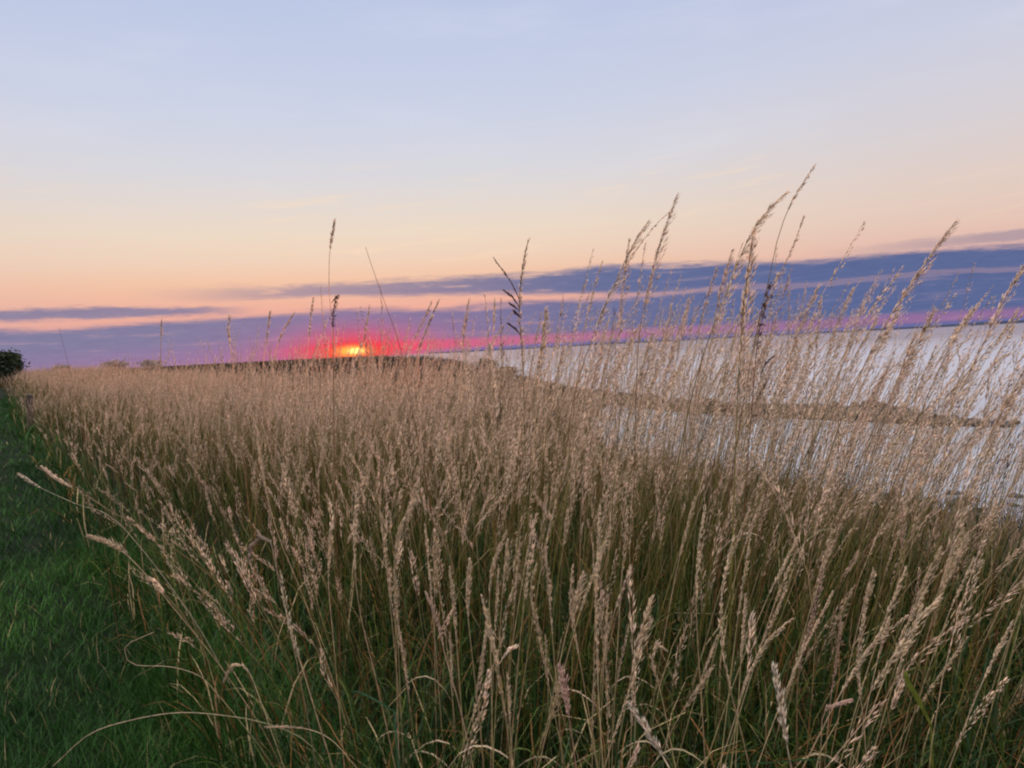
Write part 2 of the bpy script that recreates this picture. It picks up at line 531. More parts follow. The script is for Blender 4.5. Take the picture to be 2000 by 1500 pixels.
def build_sea():
    s = 40000.0
    me = bpy.data.meshes.new('sea')
    me.from_pydata([(-s, -s, 0), (s, -s, 0), (s, s, 0), (-s, s, 0)], [], [(0, 1, 2, 3)])
    me.materials.append(M_WATER)
    o = bpy.data.objects.new('sea', me); COL.objects.link(o); o.location = (0, 0, SEA_Z)
    tag(o, kind='structure')


build_sea()


def build_far_coast():
    mb = MB()
    az = np.radians(np.linspace(-6, 44, 160))
    R = 9000.0
    h = 13 + 22 * fbm(np.degrees(az) * 0.25 + 3, az * 0, 4) * (0.5 + 0.9 * sstep(22, 30, np.degrees(az)))
    rows = []
    for dr, k in ((0, 0.0), (90, 0.65), (320, 1.0), (900, 0.9), (1600, 0.0)):
        rows.append(np.stack([np.sin(az) * (R + dr), np.cos(az) * (R + dr), SEA_Z - 1 + (h + 1) * k], -1))
    V = np.stack(rows, 0)
    idx = np.arange(V.shape[0] * V.shape[1]).reshape(V.shape[:2])
    q = np.stack([idx[:-1, :-1], idx[:-1, 1:], idx[1:, 1:], idx[1:, :-1]], -1).reshape(-1, 4)
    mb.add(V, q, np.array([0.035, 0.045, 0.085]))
    o = mb.build('hills', M_GROUND)
    tag(o, kind='structure')


build_far_coast()


# ------------------------------------------------------------------ tall seeding grass
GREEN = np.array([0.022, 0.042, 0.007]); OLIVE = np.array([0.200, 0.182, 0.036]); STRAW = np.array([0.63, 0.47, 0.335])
RUST = np.array([0.30, 0.145, 0.070]); PALE = np.array([0.86, 0.685, 0.535]); PINK = np.array([0.68, 0.49, 0.40]); DARK = np.array([0.085, 0.045, 0.035])


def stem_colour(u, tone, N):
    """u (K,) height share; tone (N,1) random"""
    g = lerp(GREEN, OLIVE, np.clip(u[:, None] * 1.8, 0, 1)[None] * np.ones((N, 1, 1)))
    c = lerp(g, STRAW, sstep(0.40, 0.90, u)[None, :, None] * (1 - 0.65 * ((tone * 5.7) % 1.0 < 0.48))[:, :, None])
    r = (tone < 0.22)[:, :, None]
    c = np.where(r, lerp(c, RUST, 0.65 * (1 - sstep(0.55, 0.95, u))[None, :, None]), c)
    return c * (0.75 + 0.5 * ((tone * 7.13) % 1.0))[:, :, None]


def stalk_curves(x, y, h, lx, ly, K=9, wob=0.012):
    """stems from the ground, bent over by lx, ly (horizontal travel of the tip)"""
    N = len(x)
    u = np.linspace(0, 1, K)
    z0 = gz(x, y) - 0.02
    b = (u ** 1.7)[None]
    P = np.empty((N, K, 3))
    ph = rng.random((N, 2)) * 6.28
    P[..., 0] = x[:, None] + lx[:, None] * b + wob * np.sin(u[None] * 5 + ph[:, :1]) * u[None]
    P[..., 1] = y[:, None] + ly[:, None] * b + wob * np.sin(u[None] * 5 + ph[:, 1:]) * u[None]
    q = np.clip((u - 0.62) / 0.38, 0, 1) ** 2
    nod = rng.normal(0, 0.035, (N, 2)) * (wob / 0.012) + np.array([0.03, 0.0])
    P[..., 0] += (nod[:, :1] * h[:, None]) * q[None]; P[..., 1] += (nod[:, 1:] * h[:, None]) * q[None]
    w2 = rng.normal(0, 0.6 * wob, (N, 2))
    P[..., 0] += w2[:, :1] * np.sin(u * 9.0 + ph[:, 1:]) * u; P[..., 1] += w2[:, 1:] * np.sin(u * 9.0 + ph[:, :1]) * u
    drop = np.clip((lx ** 2 + ly ** 2) / np.maximum(h, 0.1), 0, 0.5 * h)
    P[..., 2] = z0[:, None] + (h[:, None] * u[None]) - 0.42 * drop[:, None] * (u ** 2.5)[None]
    return P


def sample_curve(P, u):
    """P (N,K,3), u (N,M) -> (N,M,3) and tangents"""
    N, K, _ = P.shape
    f = np.clip(u, 0, 1) * (K - 1); i = np.clip(f.astype(int), 0, K - 2); w = (f - i)[..., None]
    a = np.take_along_axis(P, i[..., None].repeat(3, -1), 1); b = np.take_along_axis(P, (i + 1)[..., None].repeat(3, -1), 1)
    return a + (b - a) * w, unit(b - a)


def panicles(mb, P, hf, M, spread, L, W, tone, wind=0.5, dense=None, dark=None):
    """seed heads over the last share hf (N,) of every stem: M husks each, standing off the axis by spread (N,)"""
    N = len(P)
    if N == 0: return
    k = rng.random((N, M))
    k = np.sort(k, 1)
    u = 1 - hf[:, None] * (1 - k)
    Q, T = sample_curve(P, u)
    ang = rng.random((N, M)) * 2 * math.pi
    env = np.sin(np.clip(k, 0.0, 1) * math.pi * 0.92 + 0.22) ** 0.8       # widest in the middle
    rad = spread[:, None] * env * (0.25 + 0.75 * rng.random((N, M)))
    ref = np.broadcast_to(np.array([0.0, 1.0, 0.0]), T.shape)
    n1 = unit(np.cross(T, ref)); n2 = np.cross(T, n1)
    out = np.cos(ang)[..., None] * n1 + np.sin(ang)[..., None] * n2
    windv = np.array([1.0, 0.15, -0.1])
    B = Q + out * rad[..., None] * 0.6 + windv * (rad * wind * 0.9)[..., None] + T * (rad * 0.9)[..., None]
    D = unit(T * 1.0 + out * (0.12 + 0.30 * rng.random((N, M)))[..., None] + windv * wind * 0.30)
    sc = (0.7 + 0.6 * rng.random((N, M))) * (0.65 + 0.35 * env)
    base = lerp(PALE, PINK, np.clip((tone[:, None] * 3.7 % 1.0) * 1.15 - 0.1, 0, 1)[..., None])
    base = lerp(base, STRAW, ((tone[:, None] * 11.3) % 1.0 * 0.6)[..., None])
    C = base * (0.70 + 0.5 * rng.random((N, M)))[..., None]
    if dark is not None:
        C = np.where(dark[:, None, None], DARK * (0.6 + 0.9 * rng.random((N, M)))[..., None], C)
    spikes(mb, B.reshape(-1, 3), D.reshape(-1, 3), (L[:, None] * sc).ravel(), (W[:, None] * sc).ravel(), C.reshape(-1, 3))


def in_view(x, y, lim=41.0, near=0.55):
    az = np.degrees(np.arctan2(x, y))
    return (np.abs(az) < lim) & (y > near)


def scatter(t0, t1, s0, s1, dens):
    n = rng.poisson(dens * (t1 - t0) * (s1 - s0))
    t = rng.uniform(t0, t1, n); s = rng.uniform(s0, s1, n)
    x, y = xy(t, s)
    return x, y, t, s


def lean_of(x, y, s, d):
    """fan out: over the path at its edge, with the breeze to the right elsewhere"""
    az = np.degrees(np.arctan2(x, y))
    n = len(x)
    nearness = sstep(9, 2.5, d)
    lx = np.interp(az, [-38, -22, -10, 4, 16, 34], [-0.24, -0.22, -0.09, 0.08, 0.20, 0.32]) * nearness + 0.07 * (1 - nearness)
    ed = 0.7 * sstep(EDGE + 0.9, EDGE, s) * sstep(12, -6, az)
    lx = lx - 0.16 * ed; ly = -0.16 * ed + rng.normal(0, 0.06, n)
    return lx + rng.normal(0, 0.115, n), ly + rng.normal(0, 0.05, n)


def height_of(x, y, t, s, d):
    n = len(x)
    h = 0.70 + 0.34 * sstep(EDGE, EDGE + 1.5, s) + rng.normal(0, 0.13, n)
    h = h + 0.20 * (fbm(x * 1.1 + 3, y * 1.1, 3) - 0.5) * 2
    az = np.degrees(np.arctan2(x, y))
    tall = rng.random(n) < (0.05 + 0.13 * sstep(3, 14, az) - 0.06 * sstep(18, 30, az))
    h = h + np.where(tall, rng.uniform(0.15, 0.42, n), 0) - 0.10 * sstep(14, 28, az) - 0.12 * sstep(2.4, 1.2, d)
    return np.clip(h, 0.4, 1.75)


def tall_field():
    mb = MB()
    bands = [(0.0, 3.2, 250, 70, 1.0), (3.2, 6.5, 220, 46, 1.1), (6.5, 12, 150, 28, 1.4), (12, 24, 90, 16, 2.0), (24, 75, 26, 10, 3.6)]
    for d0, d1, dens, M, k in bands:
        x, y, t, s = scatter(-6, 76, EDGE - 0.10, 7.5, dens)
        d = np.hypot(x, y)
        over = s - (crest(t) - 0.4)
        thick = np.where(over > 0, np.exp(-(over / 1.05) ** 2), 1.0)
        thick = thick * (0.22 + 0.78 * sstep(EDGE + 0.1, EDGE + 1.3, s)) * (0.35 + 0.65 * sstep(1.5, 3.0, d)) * (0.55 + 0.9 * fbm(x * 1.6, y * 1.6, 2))
        ok = in_view(x, y) & (d >= d0) & (d < d1) & (rng.random(len(x)) < thick) & (s < np.minimum(crest(t) + 2.0, 7.5))
        x, y, t, s, d = (a[ok] for a in (x, y, t, s, d))
        n = len(x)
        h = height_of(x, y, t, s, d); lx, ly = lean_of(x, y, s, d)
        P = stalk_curves(x, y, h, lx * h, ly * h, 9, 0.020)
        tone = rng.random((n, 1))
        u = np.linspace(0, 1, 9)
        r = (0.00125 * (1 - 0.55 * u))[None] * rng.uniform(0.75, 1.25, (n, 1)) * k
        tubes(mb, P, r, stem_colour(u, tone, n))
        tn = tone[:, 0]
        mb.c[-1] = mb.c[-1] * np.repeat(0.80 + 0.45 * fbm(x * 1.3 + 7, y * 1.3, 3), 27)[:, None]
        kind = rng.random(n)
        hf = np.where(kind < 0.6, rng.uniform(0.20, 0.32, n), rng.uniform(0.10, 0.17, n))
        spread = np.where(kind < 0.6, rng.uniform(0.008, 0.020, n), rng.uniform(0.004, 0.008, n)) * (0.8 + 0.25 * k)
        L = rng.uniform(0.012, 0.021, n) * k ** 0.8; W = rng.uniform(0.0007, 0.0011, n) * k
        panicles(mb, P, hf, M, spread, L, W, tn, wind=0.55, dark=rng.random(n) < 0.05)
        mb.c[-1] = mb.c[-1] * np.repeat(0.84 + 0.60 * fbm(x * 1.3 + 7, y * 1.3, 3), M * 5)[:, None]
    # the taller ones that stick up out of the mass, thicker on the seaward side
    x, y, t, s = scatter(-6, 14, EDGE + 0.25, 5.5, 125)
    d = np.hypot(x, y); az = np.degrees(np.arctan2(x, y))
    p = np.interp(az, [-30, -18, -4, 3, 8, 20, 25, 33], [0.12, 0.42, 0.42, 0.50, 0.80, 0.90, 0.85, 0.80])
    ok = in_view(x, y) & (d > 1.9) & (d < 9) & (rng.random(len(x)) < p) & (s < crest(t) + 1.3)
    x, y, s, d, az = (a[ok] for a in (x, y, s, d, az)); n = len(x)
    h = 1.18 + 0.44 * rng.random(n) ** 1.35 + np.where(az > 3, 0.04, -0.02) - 0.27 * sstep(15, 24, az) * (rng.random(n) < 0.80) - 0.10 * (rng.random(n) < 0.4)
    lx = np.interp(az, [-30, -10, 4, 16, 34], [0.0, 0.05, 0.14, 0.22, 0.34]) + rng.normal(0, 0.06, n)
    P = stalk_curves(x, y, h, lx * h, rng.normal(0, 0.05, n), 10, 0.018)
    tone = rng.random((n, 1)); u = np.linspace(0, 1, 10)
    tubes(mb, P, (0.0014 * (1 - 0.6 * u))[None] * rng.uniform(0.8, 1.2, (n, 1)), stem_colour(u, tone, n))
    slim = az < rng.uniform(-2, 10, n)
    panicles(mb, P, rng.uniform(0.16, 0.30, n), 64, np.where(slim, 0.004, 0.011) * rng.uniform(0.7, 1.4, n), rng.uniform(0.014, 0.024, n), rng.uniform(0.0009, 0.0014, n), tone[:, 0], wind=0.7, dark=rng.random(n) < 0.03)
    o = mb.build('tall_grass', M_STRAW)
    tag(o, 'mass of straw coloured seeding grass filling the strip between path and shore', 'grass', kind='stuff')
    return len(mb.v)


tall_field()


def undergrowth():
    mb = MB()
    for d0, d1, dens, k in ((0, 2.6, 2300, 1.0), (2.6, 5, 1100, 1.2), (5, 10, 230, 1.7), (10, 30, 60, 3.0)):
        x, y, t, s = scatter(-6, 32, EDGE - 0.25, 6.5, dens)
        d = np.hypot(x, y)
        ok = in_view(x, y) & (d >= d0) & (d < d1) & (rng.random(len(x)) < 0.5 + 0.8 * (fbm(x * 2, y * 2, 2) - 0.2)) & (s < crest(t) + 1.5)
        x, y, s, d = (a[ok] for a in (x, y, s, d)); n = len(x)
        h = rng.uniform(0.20, 0.72, n) * (0.75 + 0.35 * sstep(EDGE, EDGE + 1, s))
        a = rng.random(n) * 6.28
        bend = rng.uniform(0.1, 0.75, n) * h
        lx = np.cos(a) * bend - 0.08 * sstep(EDGE + 0.5, EDGE, s); ly = np.sin(a) * bend
        P = stalk_curves(x, y, h, lx, ly, 6, 0.01)
        P[..., 2] -= (np.linspace(0, 1, 6) ** 4)[None] * (bend * 0.5)[:, None]
        u = np.linspace(0, 1, 6)
        W = (np.array([0.7, 1.0, 1.0, 0.8, 0.5, 0.05])[None] * rng.uniform(0.0013, 0.0034, (n, 1))) * k
        S = np.stack([-np.sin(a + 0.5), np.cos(a + 0.5), np.zeros(n)], -1)
        g1 = np.array([0.015, 0.038, 0.008]); g2 = np.array([0.058, 0.080, 0.014]); br = np.array([0.17, 0.085, 0.030]); st = np.array([0.34, 0.26, 0.14])
        m = rng.random((n, 1))
        c = np.where(m < 0.60, g1, np.where(m < 0.84, g2, np.where(m < 0.94, br, st))) * rng.uniform(0.65, 1.35, (n, 1))
        C = c[:, None] * (0.85 + 0.35 * u)[None, :, None]
        ribbons(mb, P, S, W, C)
    o = mb.build('grass_undergrowth', M_BLADE)
    tag(o, 'tangle of green and brown grass blades at the foot of the tall stalks', 'grass', kind='stuff')


undergrowth()


def lawn():
    mb = MB()
    for d0, d1, dens, k in ((1.2, 3.6, 6500, 0.9), (3.6, 6.5, 2600, 1.3), (6.5, 14, 420, 2.6), (14, 45, 60, 6.0)):
        t0 = -0.5
        x, y, t, s = scatter(t0, d1 + 1, -d1 * 0.62 - 1.6, EDGE + 0.12, dens)
        d = np.hypot(x, y)
        ok = in_view(x, y, 62, 0.1) & (d >= d0) & (d < d1) & (rng.random(len(x)) < 0.62 + 0.9 * (fbm(x * 3, y * 3, 3) - 0.25))
        x, y, s, d = (a[ok] for a in (x, y, s, d)); n = len(x)
        edge = sstep(EDGE - 0.55, EDGE + 0.05, s)
        cl = fbm(x * 5 + 9, y * 5, 2)
        h = rng.uniform(0.035, 0.115, n) * (0.5 + 1.1 * cl) * (1 + 2.6 * edge * rng.random(n)) * (1 + 0.12 * (k - 1))
        a = rng.random(n) * 6.28
        bend = rng.uniform(0.2, 1.1, n) * h
        P = stalk_curves(x, y, h, np.cos(a) * bend - 0.02, np.sin(a) * bend, 4, 0.002)
        W = np.array([0.8, 1.0, 0.7, 0.06])[None] * rng.uniform(0.0011, 0.0023, (n, 1)) * k
        S = np.stack([-np.sin(a + 0.7), np.cos(a + 0.7), np.zeros(n)], -1)
        m = rng.random((n, 1))
        patch = fbm(x * 1.1 + 2, y * 1.1 + 8, 3)[:, None]
        c = np.where(m < 0.965, lerp(np.array([0.009, 0.040, 0.007]), np.array([0.038, 0.112, 0.017]), np.clip((patch - 0.3) * 2.2, 0, 1)), np.array([0.20, 0.17, 0.08])) * rng.uniform(0.6, 1.4, (n, 1))
        ribbons(mb, P, S, W, np.repeat(c[:, None], 4, 1))
    o = mb.build('lawn_grass', M_BLADE)
    tag(o, 'short dark green mown grass on the path beside the tall grass', 'grass', kind='stuff')


lawn()


def bank_cover():
    """tufts on the bank down to the shore and over the headland"""
    mb = MB()
    for t0, t1, s0, s1, dens, k in ((-4, 24, 4.5, 24, 22, 1.0), (24, 60, 3.0, 60, 5.0, 2.2), (60, 130, 2.0, 70, 1.6, 3.6)):
        x, y, t, s = scatter(t0, t1, s0, s1, dens)
        ok = in_view(x, y, 40) & (gz(x, y) > SEA_Z + 0.35) & (rng.random(len(x)) < 0.25 + 1.2 * (fbm(x * 0.25, y * 0.25, 3) - 0.15))
        x, y, s = (a[ok] for a in (x, y, s)); n = len(x)
        B = 5
        xx = np.repeat(x, B) + rng.normal(0, 0.12 * k, n * B); yy = np.repeat(y, B) + rng.normal(0, 0.12 * k, n * B)
        N = n * B
        h = rng.uniform(0.25, 0.60, N) * (1 + 0.18 * (k - 1))
        a = rng.random(N) * 6.28
        P = stalk_curves(xx, yy, h, np.cos(a) * h * 0.35 + 0.1 * h, np.sin(a) * h * 0.35, 4, 0.01)
        W = np.array([0.8, 1.0, 0.7, 0.06])[None] * rng.uniform(0.004, 0.009, (N, 1)) * k
        S = np.stack([np.cos(a * 0 + rng.normal(0, 0.5, N)), np.sin(rng.normal(0, 0.5, N)), np.zeros(N)], -1)
        m = np.repeat(fbm(x * 0.11 + 4, y * 0.11, 3), B)[:, None]
        c = np.where(m < 0.47, np.array([0.018, 0.025, 0.012]), np.array([0.26, 0.20, 0.145]) if t0 < 24 else np.array([0.024, 0.021, 0.015])) * rng.uniform(0.6, 1.3, (N, 1))
        ribbons(mb, P, unit(S), W, np.repeat(c[:, None], 4, 1))
    o = mb.build('bank_grass', M_BLADE)
    tag(o, 'rough tufted grass covering the bank and headland above the shore', 'grass', kind='stuff')


bank_cover()


# ------------------------------------------------------------------ single stalks one can pick out
def smooth_path(pts, n):
    p = np.asarray(pts, float)
    q = np.concatenate([[2 * p[0] - p[1]], p, [2 * p[-1] - p[-2]]])
    seg = np.linalg.norm(np.diff(p, axis=0), axis=1)
    cum = np.concatenate([[0], np.cumsum(seg)])
    out = []
    for u in np.linspace(0, cum[-1], n):
        i = min(np.searchsorted(cum, u, 'right') - 1, len(seg) - 1)
        w = (u - cum[i]) / max(seg[i], 1e-9)
        a, b, c, d = q[i], q[i + 1], q[i + 2], q[i + 3]
        out.append(0.5 * (2 * b + (c - a) * w + (2 * a - 5 * b + 4 * c - d) * w ** 2 + (3 * b - a - 3 * c + d) * w ** 3))
    return np.array(out)


def hero(pts, depth, head, label, style='feather', tone=None, name='grass_stalk', cat='grass stalk', group=None, arms=(), leaf=False, size=1.0, hue=None):
    """pts: tip first, where the stalk is seen in the photograph; it then runs on down to the ground.
    head: length in pixels of the seed head from the tip"""
    tone = rng.random() if tone is None else tone
    if depth < 2.4 and hue is None and style in ('spike', 'feather', 'slim') and pts[0][1] > 800: hue = (0.66, 0.52, 0.33)
    if depth < 1.9: size = size * (0.72 if style == 'feather' else 0.85)
    jit = rng.uniform(-0.05, 0.05)
    W3 = [at(px, py, depth + jit * (py - pts[0][1]) / 400.0) for px, py in pts]
    a, b = W3[-2], W3[-1]
    zg = float(gz(b[0], b[1]))
    if b[2] > zg + 0.03:
        sl = (b - a)[:2] / max(a[2] - b[2], 0.02)
        sl = np.clip(sl, -0.8, 0.8)
        hgt = b[2] - zg
        for q in (0.4, 0.75, 1.03):
            p = b[:2] + sl * hgt * (q - 0.32 * q * q)
            W3.append(np.array([p[0], p[1], b[2] - hgt * q]))
    path = smooth_path(W3, 30)[::-1]                       # ground to tip
    seg = np.linalg.norm(np.diff(path, axis=0), axis=1).sum()
    hl = min(head * depth / F_PX / seg, 0.85) if head else 0.02
    base = path[0].copy(); base[2] = float(gz(base[0], base[1]))
    root = empty(name, base); tag(root, label, cat, group)
    P = path[None]
    u = np.linspace(0, 1, 30)
    tn = np.array([[tone]])
    sc = stem_colour(u, tn, 1)
    if style in ('cluster', 'bare_dark'): sc = sc * 0 + lerp(RUST, DARK, 0.35)
    if hue is not None: sc = lerp(sc, np.array(hue), 0.4)
    mb = MB(); tubes(mb, P, (0.0021 * size * (1 - 0.55 * u))[None], sc, 5)
    # a node or two on the stem
    st = mb.build('stem', M_STRAW, root, base)
    mb = MB()
    w = depth / 2.2
    one = lambda v: np.array([v])
    if style == 'feather':
        panicles(mb, P, one(hl), int(150 * size), one(0.015 * size), one(0.024 * size), one(0.00120 * size), one(tone), 0.75)
        panicles(mb, P, one(hl * 0.8), int(70 * size), one(0.006 * size), one(0.022 * size), one(0.0014 * size), one(tone), 0.3)
        # fine side branches of the panicle
        nb = 16
        uu = 1 - hl * (0.12 + 0.88 * rng.random((1, nb))); Q, T = sample_curve(P, uu)
        e = np.array([1.0, 0, 0]) * rng.uniform(0.2, 1.0, (nb, 1)) + rng.normal(0, 0.35, (nb, 3))
        tip = Q[0] + T[0] * (0.032 * size * rng.uniform(0.7, 1.3, (nb, 1))) + e * 0.018 * size
        PB = np.stack([Q[0], (Q[0] + tip) / 2 + T[0] * 0.004, tip], 1)
        tubes(mb, PB, np.array([[0.0006, 0.0005, 0.0003]]).repeat(nb, 0) * size, np.broadcast_to(STRAW * 0.9, (nb, 3, 3)))
    elif style == 'spike':
        panicles(mb, P, one(hl), int(190 * size), one(0.0034 * size), one(0.0125 * size), one(0.0011 * size), one(tone), 0.3)
        panicles(mb, P, one(hl * 0.75), int(70 * size), one(0.0068 * size), one(0.013 * size), one(0.0010 * size), one(tone), 0.7)
    elif style in ('slim', 'branch'):
        panicles(mb, P, one(hl), int(90 * size), one(0.0050 * size), one(0.016 * size), one(0.0013 * size), one(tone), 0.3)
    elif style in ('cluster',):
        for c0 in np.linspace(0.02, 0.98, 7):
            sub = sample_curve(P, one(1 - hl * c0)[None])[0][0, 0]
            n = 15
            B = sub + rng.normal(0, 0.0038 * size, (n, 3)) * np.array([1, 1, 1.3])
            D = unit(rng.normal(0, 0.5, (n, 3)) + np.array([0.5, 0, 0.9]))
            spikes(mb, B, D, rng.uniform(0.008, 0.014, n) * size, rng.uniform(0.0013, 0.0022, n) * size, DARK * 1.7 * rng.uniform(0.5, 1.5, (n, 1)))
    if hue is not None and mb.c:
        mb.c = [lerp(c, np.array(hue, dtype=np.float32) * (0.75 + 0.5 * rng.random((len(c), 1))), 0.5) for c in mb.c]
    if mb.v: mb.build('seed_head', M_STRAW, root, base)
    for arm in arms:                                        # side branches seen leaving the stem
        A3 = smooth_path([at(px, py, depth) for px, py in arm], 12)[None]
        mb = MB(); uu = np.linspace(0, 1, 12)
        dk = style in ('cluster', 'bare_dark', 'branch')
        cc = DARK * 2.0 if dk else STRAW
        tubes(mb, A3[:, ::-1], (0.0012 * size * (1 - 0.5 * uu))[None], np.broadcast_to(cc, (1, 12, 3)), 4)
        panicles(mb, A3[:, ::-1], one(0.85), int(46 * size), one(0.0026), one(0.011), one(0.0012), one(tone), 0.1, dark=one(dk))
        mb.build('side_branch', M_STRAW, root, base)
    if leaf:
        k = int(rng.integers(8, 14)); b0 = path[k]; sgn = rng.choice([-1.0, 1.0])
        L = rng.uniform(0.16, 0.26); q = np.linspace(0, 1, 7)
        LP = b0[None] + np.stack([sgn * L * 0.75 * q, rng.uniform(-.3, .3) * L * q, L * (0.75 * q - 0.95 * q ** 2.6)], -1)
        mb = MB(); lw = np.array([0.4, 0.9, 1.0, 0.95, 0.8, 0.5, 0.05])[None] * 0.0032
        ribbons(mb, LP[None], np.array([[0.2, 1.0, 0.15]]), lw, np.broadcast_to(lerp(np.array([0.07, 0.10, 0.025]), STRAW * 0.7, rng.random()), (1, 7, 3)))
        mb.build('leaf', M_BLADE, root, base)
    return root


G_TALL = 'tall grass stalks rising against the sky'
G_FRONT = 'seed heads in the front of the grass'

